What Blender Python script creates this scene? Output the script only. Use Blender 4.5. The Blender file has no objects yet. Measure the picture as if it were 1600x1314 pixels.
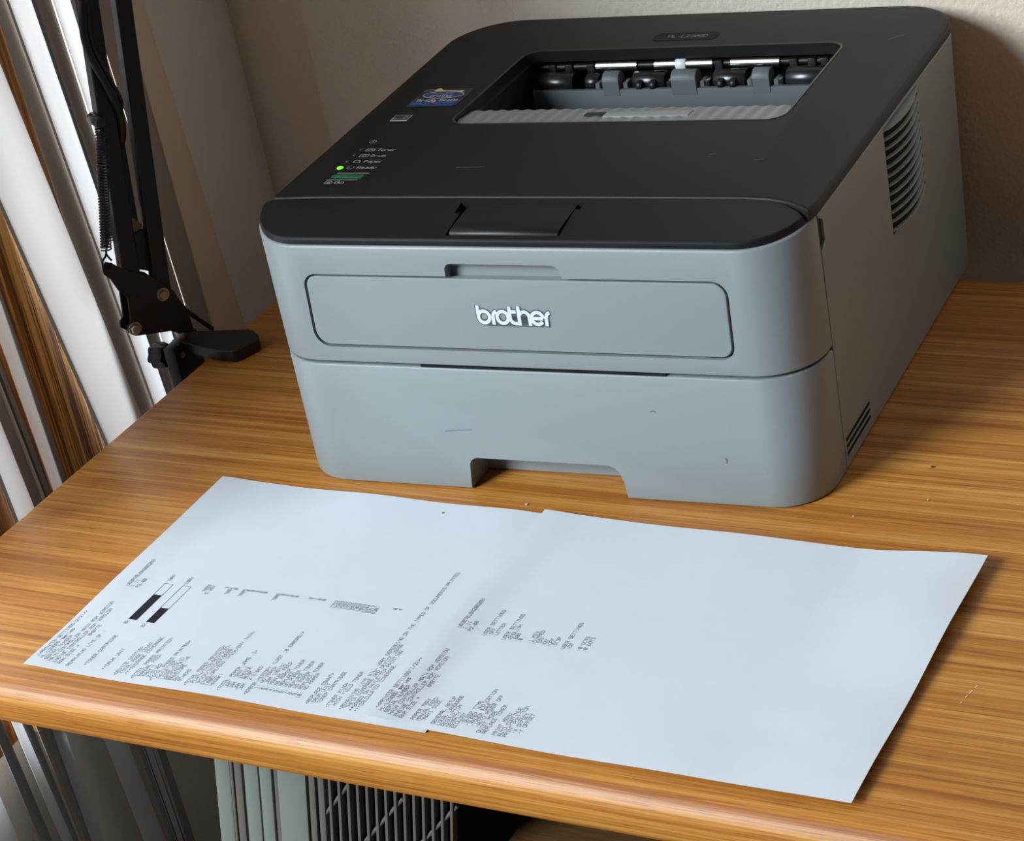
import bpy, bmesh, math, random
from mathutils import Vector, Matrix
random.seed(4)
R = math.radians
sc = bpy.context.scene
COL = sc.collection

# ------------------------------------------------------------------ camera, world, light, exposure
cam_d = bpy.data.cameras.new('camera')
cam = bpy.data.objects.new('camera', cam_d)
COL.objects.link(cam)
rt, up, fw = ((0.89722, 0.40267, -0.18123), (-0.04804, 0.49700, 0.86642), (-0.43896, 0.76866, -0.46526))
cam.matrix_world = Matrix(((rt[0], up[0], -fw[0], 0.58026), (rt[1], up[1], -fw[1], -1.04430),
                           (rt[2], up[2], -fw[2], 0.68456), (0, 0, 0, 1)))
cam_d.sensor_fit = 'HORIZONTAL'
cam_d.sensor_width = 36.0
cam_d.lens = 3449.86 / 1600 * 36.0
cam_d.clip_start = 0.01
sc.camera = cam

world = bpy.data.worlds.new('room_ambient')
sc.world = world
world.use_nodes = True
bg = world.node_tree.nodes['Background']
bg.inputs[0].default_value = (1.0, 0.87, 0.76, 1)
bg.inputs[1].default_value = 0.08

def area(name, loc, rot, sx, sy, power, color):
    l = bpy.data.lights.new(name, 'AREA')
    l.shape = 'RECTANGLE'
    l.size, l.size_y, l.energy, l.color = sx, sy, power, color
    o = bpy.data.objects.new(name, l)
    o.location, o.rotation_euler = loc, rot
    COL.objects.link(o)
    return o
# daylight through the unshaded part of the window wall (left of the desk, towards the viewer)
key = area('window_daylight', (-2.35, -3.20, 2.15), (0, 0, 0), 1.75, 1.75, 378.0, (0.80, 0.915, 1.0))
key.rotation_euler = (Vector((0.05, 0.0, 0.05)) - key.location).to_track_quat('-Z', 'Y').to_euler()
# daylight outside the vertical blind
area('sky_behind_blind', (-0.78, 0.02, 0.55), (0, R(-90), 0), 1.44, 0.80, 18.5, (0.93, 0.97, 1.0))

sc.view_settings.view_transform = 'Standard'
sc.view_settings.look = 'None'
sc.view_settings.gamma = 1.0
sc.view_settings.use_curve_mapping = False
sc.view_settings.exposure = 0.0

# ------------------------------------------------------------------ materials
MATS = {}
def mat(name, col, rough=0.5, spec=0.5, metal=0.0, bump=0.0, bscale=300.0, mottle=0.0, mscale=8.0, transl=0.0, emit=None):
    if name in MATS:
        return MATS[name]
    m = bpy.data.materials.new(name)
    m.use_nodes = True
    nt = m.node_tree
    b = nt.nodes['Principled BSDF']
    b.inputs['Base Color'].default_value = (*col, 1)
    b.inputs['Roughness'].default_value = rough
    b.inputs['Specular IOR Level'].default_value = spec
    b.inputs['Metallic'].default_value = metal
    tc = nt.nodes.new('ShaderNodeTexCoord')
    if bump:
        n = nt.nodes.new('ShaderNodeTexNoise'); n.inputs['Scale'].default_value = bscale; n.inputs['Detail'].default_value = 3
        bp = nt.nodes.new('ShaderNodeBump'); bp.inputs['Strength'].default_value = bump; bp.inputs['Distance'].default_value = 0.002
        nt.links.new(tc.outputs['Object'], n.inputs['Vector']); nt.links.new(n.outputs['Fac'], bp.inputs['Height'])
        nt.links.new(bp.outputs['Normal'], b.inputs['Normal'])
    if mottle:
        n = nt.nodes.new('ShaderNodeTexNoise'); n.inputs['Scale'].default_value = mscale; n.inputs['Detail'].default_value = 5
        cr = nt.nodes.new('ShaderNodeMapRange')
        cr.inputs['To Min'].default_value = 1 - mottle; cr.inputs['To Max'].default_value = 1 + mottle
        mx = nt.nodes.new('ShaderNodeMix'); mx.data_type = 'RGBA'; mx.blend_type = 'MULTIPLY'; mx.inputs['Factor'].default_value = 1
        mx.inputs[6].default_value = (*col, 1)
        nt.links.new(tc.outputs['Object'], n.inputs['Vector']); nt.links.new(n.outputs['Fac'], cr.inputs['Value'])
        nt.links.new(cr.outputs['Result'], mx.inputs[7]); nt.links.new(mx.outputs[2], b.inputs['Base Color'])
    if transl:
        t = nt.nodes.new('ShaderNodeBsdfTranslucent'); t.inputs['Color'].default_value = (*col, 1)
        ms = nt.nodes.new('ShaderNodeMixShader'); ms.inputs[0].default_value = transl
        out = nt.nodes['Material Output']
        nt.links.new(b.outputs[0], ms.inputs[1]); nt.links.new(t.outputs[0], ms.inputs[2]); nt.links.new(ms.outputs[0], out.inputs['Surface'])
    if emit:
        b.inputs['Emission Color'].default_value = (*emit[0], 1); b.inputs['Emission Strength'].default_value = emit[1]
    MATS[name] = m
    return m

def wood(name, dark, mid, light, along='X', fine=1.0, rough=0.36, spec=0.5, contrast=1.0, pores=0.30):
    m = bpy.data.materials.new(name)
    m.use_nodes = True
    nt = m.node_tree; L = nt.links.new
    b = nt.nodes['Principled BSDF']
    tc = nt.nodes.new('ShaderNodeTexCoord')
    def noise(sc_al, sc_ac, detail, dist=0.0, off=0.0):
        mp = nt.nodes.new('ShaderNodeMapping')
        s = {'X': (sc_al, sc_ac, sc_ac), 'Y': (sc_ac, sc_al, sc_ac), 'Z': (sc_ac, sc_ac, sc_al)}[along]
        mp.inputs['Scale'].default_value = s
        mp.inputs['Location'].default_value = (off, off * 1.7, off * .6)
        n = nt.nodes.new('ShaderNodeTexNoise'); n.inputs['Scale'].default_value = 1.0
        n.inputs['Detail'].default_value = detail; n.inputs['Distortion'].default_value = dist
        L(tc.outputs['Object'], mp.inputs['Vector']); L(mp.outputs['Vector'], n.inputs['Vector'])
        return n.outputs['Fac']
    def math_(op, a, bb):
        x = nt.nodes.new('ShaderNodeMath'); x.operation = op
        for i, q in enumerate((a, bb)):
            if isinstance(q, (int, float)): x.inputs[i].default_value = q
            else: L(q, x.inputs[i])
        return x.outputs[0]
    broad = noise(1.1, 46 * fine, 3, 0.35)
    midn = noise(2.4, 230 * fine, 4, 0.2, 3.1)
    thin = noise(7.0, 760 * fine, 2, 0.0, 7.7)
    s = math_('ADD', math_('MULTIPLY', broad, 0.34), math_('ADD', math_('MULTIPLY', midn, 0.42), math_('MULTIPLY', thin, 0.32)))
    s = math_('ADD', math_('MULTIPLY', math_('SUBTRACT', s, 0.54), 2.6 * contrast), 0.5)
    pore = noise(38.0 * fine, 1500 * fine, 1, 0.0, 5.3)
    pm = nt.nodes.new('ShaderNodeMapRange'); pm.inputs['From Min'].default_value = 0.56; pm.inputs['From Max'].default_value = 0.70
    L(pore, pm.inputs['Value'])
    s = math_('SUBTRACT', s, math_('MULTIPLY', pm.outputs['Result'], pores))
    cr = nt.nodes.new('ShaderNodeValToRGB')
    e = cr.color_ramp.elements
    e[0].position = 0.08; e[0].color = (*dark, 1)
    e[1].position = 0.92; e[1].color = (*light, 1)
    c = e.new(0.5); c.color = (*mid, 1)
    L(s, cr.inputs['Fac']); L(cr.outputs['Color'], b.inputs['Base Color'])
    bp = nt.nodes.new('ShaderNodeBump'); bp.inputs['Strength'].default_value = 0.12; bp.inputs['Distance'].default_value = 0.001
    L(s, bp.inputs['Height']); L(bp.outputs['Normal'], b.inputs['Normal'])
    b.inputs['Roughness'].default_value = rough
    b.inputs['Specular IOR Level'].default_value = spec
    MATS[name] = m
    return m

M_GREY = mat('grey_plastic', (0.213, 0.236, 0.239), 0.42, 0.45, bump=0.05, bscale=1500)
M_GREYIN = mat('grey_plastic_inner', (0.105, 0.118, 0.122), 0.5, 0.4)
M_TRAYBAR = mat('pale_grey_tray_plastic', (0.205, 0.206, 0.196), 0.5, 0.4)
M_LID = mat('charcoal_plastic', (0.0085, 0.0080, 0.0070), 0.52, 0.24, bump=0.08, bscale=1800)
M_STRIP = mat('black_cover_plastic', (0.0075, 0.0075, 0.0080), 0.40, 0.32, bump=0.05, bscale=1500)
M_BLACK = mat('black_inner_plastic', (0.006, 0.006, 0.007), 0.45, 0.4)
M_ROLL = mat('glossy_black_roller', (0.010, 0.011, 0.012), 0.28, 0.6)
M_GAP = mat('dark_gap', (0.012, 0.012, 0.012), 0.8, 0.1)
M_STEEL = mat('bright_steel', (0.72, 0.72, 0.70), 0.25, 0.5, 1.0)
M_BOLT = mat('nickel_bolt', (0.42, 0.38, 0.34), 0.35, 0.5, 1.0)
M_WHITE = mat('white_print', (0.55, 0.57, 0.58), 0.5)
M_LOGO = mat('logo_white', (0.56, 0.60, 0.61), 0.4)
M_LOGOSH = mat('logo_shade_grey', (0.060, 0.070, 0.075), 0.5)
M_PRINT = mat('pale_grey_print', (0.50, 0.51, 0.51), 0.5)
M_PRINTD = mat('dim_grey_print', (0.10, 0.10, 0.10), 0.5)
M_TONER = mat('toner_black', (0.13, 0.13, 0.155), 0.7, 0.2)
M_TONERB = mat('toner_black_solid', (0.012, 0.010, 0.016), 0.6, 0.3)
M_PAPER = mat('white_paper', (0.610, 0.635, 0.670), 0.75, 0.15, mottle=0.03, mscale=40, bump=0.06, bscale=90)
M_LEDON = mat('green_led_lit', (0.15, 0.9, 0.05), 0.3, emit=((0.16, 0.95, 0.03), 0.9))
M_LEDOFF = mat('led_off', (0.03, 0.03, 0.028), 0.3)
M_GREEN = mat('green_button', (0.012, 0.13, 0.04), 0.35)
M_NAVY = mat('navy_sticker', (0.012, 0.035, 0.13), 0.35)
M_LBLUE = mat('light_blue_print', (0.05, 0.17, 0.42), 0.4)
M_YELL = mat('yellow_print', (0.70, 0.52, 0.18), 0.4)
M_TANP = mat('tan_print', (0.55, 0.33, 0.17), 0.4)
M_STKDK = mat('dark_navy_sticker', (0.012, 0.014, 0.032), 0.4)
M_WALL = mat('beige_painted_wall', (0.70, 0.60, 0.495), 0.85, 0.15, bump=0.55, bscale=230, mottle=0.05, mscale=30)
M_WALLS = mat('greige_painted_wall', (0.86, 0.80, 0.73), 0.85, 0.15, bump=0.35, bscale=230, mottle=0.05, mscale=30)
M_TAN = mat('tan_corner_trim', (0.82, 0.66, 0.51), 0.8, 0.15, bump=0.3, bscale=200)
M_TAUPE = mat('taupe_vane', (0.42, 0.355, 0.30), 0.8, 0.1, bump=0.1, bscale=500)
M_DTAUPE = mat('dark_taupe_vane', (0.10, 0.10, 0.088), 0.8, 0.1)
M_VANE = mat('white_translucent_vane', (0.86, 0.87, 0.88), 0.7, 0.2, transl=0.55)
M_ALU = mat('grey_aluminium_rail', (0.33, 0.32, 0.32), 0.45, 0.5, 0.2)
M_BLKMET = mat('black_painted_metal', (0.0085, 0.0085, 0.009), 0.42, 0.45, bump=0.05, bscale=600)
M_BLKPLA = mat('black_knob_plastic', (0.011, 0.012, 0.015), 0.35, 0.5)
M_CABLE = mat('black_rubber', (0.009, 0.009, 0.009), 0.5, 0.4)
M_BRASS = mat('aged_brass', (0.20, 0.13, 0.05), 0.45, 0.5, 0.6)
M_APPL = mat('pale_sage_plastic', (0.175, 0.190, 0.165), 0.5, 0.35, mottle=0.05, mscale=30)
M_APPLW = mat('warm_grey_plastic', (0.125, 0.110, 0.096), 0.5, 0.35)
M_APPLG = mat('grille_grey_plastic', (0.115, 0.102, 0.085), 0.5, 0.35)
M_CASE = mat('black_case', (0.006, 0.007, 0.009), 0.45, 0.4)
M_FLOOR = mat('dark_floor', (0.06, 0.055, 0.05), 0.8, mottle=0.2, mscale=20)
M_DUST = mat('pale_dust', (0.55, 0.45, 0.36), 0.8)
M_DIRT = mat('brown_dirt', (0.10, 0.06, 0.03), 0.8)
M_SCUFF = mat('blue_scuff', (0.11, 0.145, 0.17), 0.6)
M_SCRATCH = mat('pale_scratch', (0.13, 0.13, 0.125), 0.6)
M_DESK = wood('oak_laminate', (0.27, 0.083, 0.011), (0.455, 0.175, 0.026), (0.61, 0.305, 0.072), 'X', 1.0, rough=0.46, spec=0.52, contrast=1.15)
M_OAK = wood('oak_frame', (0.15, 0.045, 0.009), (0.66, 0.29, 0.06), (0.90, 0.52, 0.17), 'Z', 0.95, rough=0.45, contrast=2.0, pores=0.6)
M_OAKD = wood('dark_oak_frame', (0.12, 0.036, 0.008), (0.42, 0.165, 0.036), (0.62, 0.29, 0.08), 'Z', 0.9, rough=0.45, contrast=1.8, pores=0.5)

# ------------------------------------------------------------------ mesh helpers
def link(name, me, m=None, parent=None, angle=35, smooth=True):
    o = bpy.data.objects.new(name, me)
    COL.objects.link(o)
    if m is not None:
        me.materials.clear(); me.materials.append(m)
    if smooth:
        for p in me.polygons: p.use_smooth = True
        try: me.set_sharp_from_angle(angle=R(angle))
        except Exception: pass
    if parent is not None: o.parent = parent
    return o
def pyd(name, vs, fs, m=None, parent=None, angle=35, smooth=True, fix=True):
    me = bpy.data.meshes.new(name)
    me.from_pydata([tuple(v) for v in vs], [], fs)
    if fix:
        bm = bmesh.new(); bm.from_mesh(me); bmesh.ops.recalc_face_normals(bm, faces=bm.faces); bm.to_mesh(me); bm.free()
    me.update()
    return link(name, me, m, parent, angle, smooth)
def tag(o, label, cat=None, group=None, kind=None):
    if label: o['label'] = label
    if cat: o['category'] = cat
    if group: o['group'] = group
    if kind: o['kind'] = kind
    return o
def thing(name, loc, label, cat, group=None):
    o = bpy.data.objects.new(name, None); COL.objects.link(o); o.location = loc
    o.empty_display_size = 0.02
    return tag(o, label, cat, group)
def loft(rings, closed=True, caps=True):
    n = len(rings[0]); vs = [v for r in rings for v in r]; fs = []
    for i in range(len(rings) - 1):
        for j in range(n if closed else n - 1):
            k = (j + 1) % n
            fs.append((i*n+j, i*n+k, (i+1)*n+k, (i+1)*n+j))
    if caps:
        fs.append(tuple(range(n))[::-1]); fs.append(tuple((len(rings)-1)*n + j for j in range(n)))
    return vs, fs
def offset_poly(P, d):
    """inset a CCW polygon by d"""
    n = len(P); out = []
    for i in range(n):
        a, b, c = P[i-1], P[i], P[(i+1) % n]
        e1 = Vector((b[0]-a[0], b[1]-a[1])); e2 = Vector((c[0]-b[0], c[1]-b[1]))
        if e1.length < 1e-9: e1 = e2.copy()
        if e2.length < 1e-9: e2 = e1.copy()
        e1.normalize(); e2.normalize()
        n1 = Vector((-e1.y, e1.x)); n2 = Vector((-e2.y, e2.x))
        m = n1 + n2
        if m.length < 1e-6: m = n1
        m.normalize()
        s = d / max(0.35, m.dot(n1))
        out.append((b[0] + m.x*s, b[1] + m.y*s))
    return out
def arc(cx, cy, rx, ry, a0, a1, n):
    return [(cx + rx*math.cos(R(a0+(a1-a0)*i/n)), cy + ry*math.sin(R(a0+(a1-a0)*i/n))) for i in range(n+1)]
def rrect(x0, x1, y0, y1, r, n=6):
    """CCW rounded rectangle; r may be (bl, br, tr, tl)"""
    if not isinstance(r, (tuple, list)): r = (r,)*4
    return (arc(x0+r[0], y0+r[0], r[0], r[0], 180, 270, n) + arc(x1-r[1], y0+r[1], r[1], r[1], 270, 360, n)
            + arc(x1-r[2], y1-r[2], r[2], r[2], 0, 90, n) + arc(x0+r[3], y1-r[3], r[3], r[3], 90, 180, n))
def bevel_box(name, size, m, parent=None, loc=(0, 0, 0), bev=0.001, rot=None, seg=2):
    bm = bmesh.new(); bmesh.ops.create_cube(bm, size=1)
    bmesh.ops.scale(bm, vec=size, verts=bm.verts)
    if bev: bmesh.ops.bevel(bm, geom=list(bm.edges), offset=bev, segments=seg, affect='EDGES', profile=0.6)
    if rot is not None: bmesh.ops.rotate(bm, cent=(0, 0, 0), matrix=Matrix.Rotation(rot[1], 3, rot[0]), verts=bm.verts)
    bmesh.ops.translate(bm, vec=loc, verts=bm.verts)
    me = bpy.data.meshes.new(name); bm.to_mesh(me); bm.free()
    return link(name, me, m, parent)
def frames(pts):
    pts = [Vector(p) for p in pts]; T = []
    for i in range(len(pts)):
        t = pts[min(i+1, len(pts)-1)] - pts[max(i-1, 0)]; T.append(t.normalized())
    ref = Vector((0, 0, 1)) if abs(T[0].z) < 0.9 else Vector((1, 0, 0))
    N = [(ref - T[0]*ref.dot(T[0])).normalized()]
    for i in range(1, len(pts)):
        v = N[-1] - T[i]*N[-1].dot(T[i]); N.append(v.normalized())
    return pts, T, N
def tube(name, pts, r, m, parent=None, n=10, angle=50):
    pts, T, N = frames(pts); rings = []
    rr = r if isinstance(r, (list, tuple)) else [r]*len(pts)
    for p, t, q, ra in zip(pts, T, N, rr):
        b = t.cross(q)
        rings.append([p + (q*math.cos(2*math.pi*k/n) + b*math.sin(2*math.pi*k/n))*ra for k in range(n)])
    v, f = loft(rings)
    return pyd(name, v, f, m, parent, angle)
def smooth_path(P, n=6):
    P = [Vector(p) for p in P]; out = []
    for i in range(len(P)-1):
        p0, p1, p2, p3 = P[max(i-1, 0)], P[i], P[i+1], P[min(i+2, len(P)-1)]
        for k in range(n):
            t = k/n
            out.append(0.5*((2*p1)+(p2-p0)*t+(2*p0-5*p1+4*p2-p3)*t*t+(3*p1-p0-3*p2+p3)*t**3))
    out.append(P[-1]); return out
def cyl(name, a, b, r, m, parent=None, n=24, bev=0.0):
    a, b = Vector(a), Vector(b); d = (b-a).normalized()
    if bev: return tube(name, [a, a+d*1e-5, a+d*bev, b-d*bev, b-d*1e-5, b], [r-bev, r-bev, r, r, r-bev, r-bev], m, parent, n)
    return tube(name, [a, b], r, m, parent, n)
def cutter(vs, fs):
    return pyd('cutter', vs, fs, None, None, smooth=False)
def boolcut(o, cutters):
    for c in cutters:
        md = o.modifiers.new('cut', 'BOOLEAN'); md.operation = 'DIFFERENCE'; md.solver = 'EXACT'; md.object = c
    dg = bpy.context.evaluated_depsgraph_get(); dg.update()
    me = bpy.data.meshes.new_from_object(o.evaluated_get(dg))
    o.modifiers.clear(); old = o.data; o.data = me
    me.name = o.name
    for c in cutters: bpy.data.objects.remove(c)
    for p in me.polygons: p.use_smooth = True
    me.set_sharp_from_angle(angle=R(30))
def prism_z(poly, z0, z1):
    return loft([[(x, y, z0) for x, y in poly], [(x, y, z1) for x, y in poly]])

# ---- stroke lettering
GL = {
'A':'00 04 16 36 44 40|02 42','B':'00 06 36 45 44 33 03|33 42 41 30 00','C':'45 36 16 05 01 10 30 41','D':'00 06 26 44 42 20 00',
'E':'46 06 00 40|03 33','F':'46 06 00|03 33','G':'45 36 16 05 01 10 30 41 43 23','H':'00 06|40 46|03 43','I':'16 36|26 20|10 30',
'J':'46 41 30 10 01','K':'00 06|46 02|13 40','L':'06 00 40','M':'00 06 23 46 40','N':'00 06 40 46','O':'10 01 05 16 36 45 41 30 10',
'P':'00 06 36 45 44 33 03','Q':'10 01 05 16 36 45 41 30 10|22 40','R':'00 06 36 45 44 33 03|23 40','S':'45 36 16 05 04 13 33 42 41 30 10 01',
'T':'06 46|26 20','U':'06 01 10 30 41 46','V':'06 20 46','W':'06 10 23 30 46','X':'00 46|06 40','Y':'06 23 46|23 20','Z':'06 46 00 40',
'0':'10 01 05 16 36 45 41 30 10|01 45','1':'15 26 20|10 30','2':'05 16 36 45 44 00 40','3':'05 16 36 45 44 33 42 41 30 10 01|13 33','4':'30 36 02 42',
'5':'46 06 04 34 43 41 30 10 01','6':'45 36 16 05 01 10 30 41 42 33 03','7':'06 46 20','8':'13 04 05 16 36 45 44 33 13 02 01 10 30 41 42 33','9':'01 10 30 41 45 36 16 05 04 13 43',
's':'44 04 03 42 41 00 40','e':'02 42 43 34 14 03 01 10 40','r':'00 04|03 14 34','i':'14 24 20|10 30|25 26','o':'10 01 03 14 34 43 41 30 10','n':'00 04|03 14 34 43 40',
'u':'04 01 10 30 41|44 40','m':'00 04|03 14 23 20|23 34 43 40','a':'14 34 43 40 10 01 12 42','p':'0b 04 34 43 41 30 00','d':'46 40 10 01 03 14 44','y':'04 20|44 0b',
't':'26 21 30 40|14 44','h':'00 06|03 14 34 43 40','b':'06 00 30 41 43 34 04',
'<':'45 13 41','>':'05 33 01','(':'36 25 21 30','[':'36','/':'00 46',')':'16 25 21 10',':':'24 23|21 20','*':'23 25|14 34|15 33|13 35','%':'00 46|05 16|30 41','.':'20 21',',':'21 10','-':'13 33','=':'04 44|02 42'}
def glyph(ch):
    s = GL.get(ch)
    if not s: return []
    out = []
    for pl in s.split('|'):
        pts = []
        for t in pl.split():
            pts.append((int(t[0]), -2 if t[1] == 'b' else int(t[1])))
        out.append(pts)
    return out
def text_lines(txt, x, y, pitch, cw, chh, slant=0.0):
    """polylines of a text run starting at (x, y) on its baseline"""
    L = []
    for i, ch in enumerate(txt):
        for pl in glyph(ch):
            L.append([(x + i*pitch + px/4*cw + slant*py/6*chh, y + py/6*chh) for px, py in pl])
    return L
def ribbon(polys, w, f3, joints=False, f3s=None):
    """flat strokes of width w; f3 maps (a, b) to a 3D point; joints: one mitred strip per stroke"""
    vs, fs = [], []
    for ip, pl in enumerate(polys):
        if joints:
            g = f3s(ip) if f3s else f3
            closed = (Vector(pl[0])-Vector(pl[-1])).length < 1e-6
            P = [Vector(q) for q in (pl[:-1] if closed else pl)]; m = len(P); i0 = len(vs)
            for i, q in enumerate(P):
                a_ = P[i-1] if (i > 0 or closed) else None
                c_ = P[(i+1) % m] if (i < m-1 or closed) else None
                e1 = (q-a_).normalized() if a_ is not None else (c_-q).normalized()
                e2 = (c_-q).normalized() if c_ is not None else e1
                n1, n2 = Vector((-e1.y, e1.x)), Vector((-e2.y, e2.x)); mm = (n1+n2).normalized()
                k = w/2/max(0.5, mm.dot(n1))
                vs.append(g(q.x+mm.x*k, q.y+mm.y*k)); vs.append(g(q.x-mm.x*k, q.y-mm.y*k))
            for i in range(m if closed else m-1):
                j = (i+1) % m
                fs.append((i0+2*i, i0+2*i+1, i0+2*j+1, i0+2*j))
            continue
        for (ax, ay), (bx, by) in zip(pl[:-1], pl[1:]):
            d = Vector((bx-ax, by-ay)); l = d.length
            if l < 1e-9: continue
            d /= l; nx, ny = -d.y*w/2, d.x*w/2; ex, ey = d.x*w*0.3, d.y*w*0.3
            q = [(ax-ex+nx, ay-ey+ny), (ax-ex-nx, ay-ey-ny), (bx+ex-nx, by+ey-ny), (bx+ex+nx, by+ey+ny)]
            i = len(vs); vs += [f3(*t) for t in q]; fs.append((i, i+1, i+2, i+3))
    return vs, fs
def flat(name, polys2d, f3, m, parent):
    vs, fs = [], []
    for P in polys2d:
        i = len(vs); vs += [f3(*t) for t in P]; fs.append(tuple(range(i, i+len(P))))
    return pyd(name, vs, fs, m, parent, smooth=False, fix=False)

# ================================================================== THE ROOM
def kind_struct(o): o['kind'] = 'structure'; return o
# back wall (with the slight turn the desk has too)
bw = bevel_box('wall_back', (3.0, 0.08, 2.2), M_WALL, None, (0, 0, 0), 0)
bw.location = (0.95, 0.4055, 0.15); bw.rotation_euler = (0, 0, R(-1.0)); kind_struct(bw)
# left wall: stub by the corner
def plan_prism(name, poly, z0, z1, m, parent=None):
    v, f = prism_z(poly, z0, z1); return pyd(name, v, f, m, parent, smooth=False)
# wall under the window
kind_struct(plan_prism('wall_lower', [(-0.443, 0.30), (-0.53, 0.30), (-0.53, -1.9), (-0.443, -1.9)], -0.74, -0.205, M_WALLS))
fl = kind_struct(bevel_box('floor', (3.6, 3.6, 0.04), M_FLOOR, None, (0.9, -0.9, -0.75), 0))
# rounded tan return of the wall into the window
WX, WY = -0.015, 0.018
def leaned_strip(name, yl, ll, yr, lr, x, th, z0, z1, m, parent=None, bulge=0.0, nseg=6, nz=10):
    """upright strip on the window plane: left and right edge at z=0, their lean, front x, thickness"""
    rings = []
    x, yl, yr = x + WX, yl + WY, yr + WY
    for iz in range(nz+1):
        z = z0 + (z1-z0)*iz/nz
        zc = max(-0.40, min(0.34, z))
        a, b = yl + ll*zc, yr + lr*zc
        front = [(x + bulge*(1-(2*k/nseg-1)**2), a + (b-a)*k/nseg, z) for k in range(nseg+1)]
        back = [(px-th, py, pz) for px, py, pz in front[::-1]]
        rings.append(front + back)
    v, f = loft(rings)
    return pyd(name, v, f, m, parent, 40)
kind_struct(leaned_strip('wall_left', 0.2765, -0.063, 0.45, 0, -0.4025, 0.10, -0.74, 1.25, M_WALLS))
kind_struct(leaned_strip('trim_1', 0.2394, -0.008, 0.2775, -0.063, -0.4005, 0.03, -0.74, 1.2, M_TAN, bulge=0.003))
# window with oak posts and grey rails
win = thing('window_1', (0, 0, 0), 'oak framed window behind white vertical blind', None); win['kind'] = 'structure'
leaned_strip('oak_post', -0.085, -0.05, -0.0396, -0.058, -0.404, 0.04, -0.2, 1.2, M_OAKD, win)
leaned_strip('metal_rail', -0.0214, -0.069, -0.0100, -0.067, -0.401, 0.012, -0.2, 1.2, M_ALU, win)
leaned_strip('thin_bead', -0.0100, -0.067, -0.0085, -0.067, -0.399, 0.01, -0.2, 1.2, mat('white_bead', (0.7, 0.7, 0.7), 0.4), win)
leaned_strip('rail_gap_strip', -0.0085, -0.067, -0.0048, -0.058, -0.406, 0.01, -0.2, 1.2, M_GAP, win)  # dark strip coloured as the black gap between the rails
leaned_strip('metal_rail', -0.0050, -0.058, -0.0004, -0.069, -0.400, 0.012, -0.2, 1.2, M_ALU, win)
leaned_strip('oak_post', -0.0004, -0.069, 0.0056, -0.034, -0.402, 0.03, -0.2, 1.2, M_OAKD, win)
leaned_strip('metal_rail', 0.0166, -0.016, 0.0210, -0.034, -0.400, 0.012, -0.2, 1.2, M_ALU, win)
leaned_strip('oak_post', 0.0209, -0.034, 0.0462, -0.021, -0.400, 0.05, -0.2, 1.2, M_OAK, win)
leaned_strip('oak_seam', 0.0462, -0.021, 0.0472, -0.021, -0.4015, 0.03, -0.2, 1.2, mat('dark_seam', (0.05, 0.012, 0.004), 0.6), win)
leaned_strip('oak_jamb', 0.0472, -0.021, 0.0715, -0.150, -0.4045, 0.04, -0.2, 0.17, M_OAK, win)
leaned_strip('oak_mullion', 0.1164, -0.123, 0.1111, -0.028, -0.4045, 0.02, 0.065, 1.2, M_OAKD, win)
leaned_strip('oak_sill', -1.9, 0, 0.28, 0, -0.428, 0.06, -0.205, -0.18, M_OAKD, win)
leaned_strip('window_head', -1.9, 0, 0.28, 0, -0.412, 0.06, 1.2, 1.25, M_OAKD, win)
# vertical blind: white (back-lit) and taupe (turned) vanes
VG = 'vertical blind vanes'
def vane(yl, ll, yr, lr, x, m, label, bulge=0.003, z0=-0.66, z1=1.18):
    o = leaned_strip('blind_vane', yl, ll, yr, lr, x, 0.0005, z0, z1, m, None, bulge, 8, 14)
    return tag(o, label, 'blind vane', VG)
vane(-0.0396, -0.058, -0.0214, -0.069, -0.400, M_VANE, 'white back-lit blind vane at far left between dark oak post and grey rail')
vane(0.0056, -0.034, 0.0166, -0.016, -0.401, M_VANE, 'narrow white back-lit blind vane just left of the broad oak post')
vane(0.0700, -0.150, 0.1164, -0.123, -0.399, M_VANE, 'widest white back-lit blind vane, right of the broad oak post', 0.0015, -0.16)
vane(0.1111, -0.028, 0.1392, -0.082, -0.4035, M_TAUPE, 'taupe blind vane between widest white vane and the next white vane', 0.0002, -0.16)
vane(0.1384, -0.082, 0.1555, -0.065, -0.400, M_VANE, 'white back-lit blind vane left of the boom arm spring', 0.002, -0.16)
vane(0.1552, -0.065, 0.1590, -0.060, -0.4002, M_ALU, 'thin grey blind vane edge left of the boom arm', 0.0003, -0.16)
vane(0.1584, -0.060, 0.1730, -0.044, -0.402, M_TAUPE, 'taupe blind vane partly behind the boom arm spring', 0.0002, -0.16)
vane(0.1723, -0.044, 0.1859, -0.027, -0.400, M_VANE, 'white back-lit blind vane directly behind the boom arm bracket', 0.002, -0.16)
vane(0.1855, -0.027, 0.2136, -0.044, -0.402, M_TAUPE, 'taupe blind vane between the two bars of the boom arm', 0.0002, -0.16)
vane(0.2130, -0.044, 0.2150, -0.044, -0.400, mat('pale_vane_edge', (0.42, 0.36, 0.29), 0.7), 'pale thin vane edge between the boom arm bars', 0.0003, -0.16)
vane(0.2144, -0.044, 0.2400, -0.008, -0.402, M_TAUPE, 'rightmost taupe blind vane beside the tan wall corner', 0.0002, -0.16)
vane(-0.0748, -0.008, -0.0660, -0.021, -0.400, M_VANE, 'pale grey blind vane under the desk, left of bare wall', 0.001)
vane(-0.1180, -0.062, -0.1128, -0.079, -0.400, M_VANE, 'narrow pale vane at far lower left under the desk edge', 0.001)
vane(-0.1060, -0.05, -0.0975, -0.05, -0.402, M_ALU, 'dark grey blind vane under the desk near lower left corner', 0.001)
vane(-0.0950, -0.05, -0.0900, -0.05, -0.4015, M_TAUPE, 'taupe blind vane low at left under the desk', 0.001)
vane(-0.0885, -0.04, -0.0770, -0.03, -0.402, M_ALU, 'grey blind vane beside pale vane under the desk', 0.001)
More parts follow.
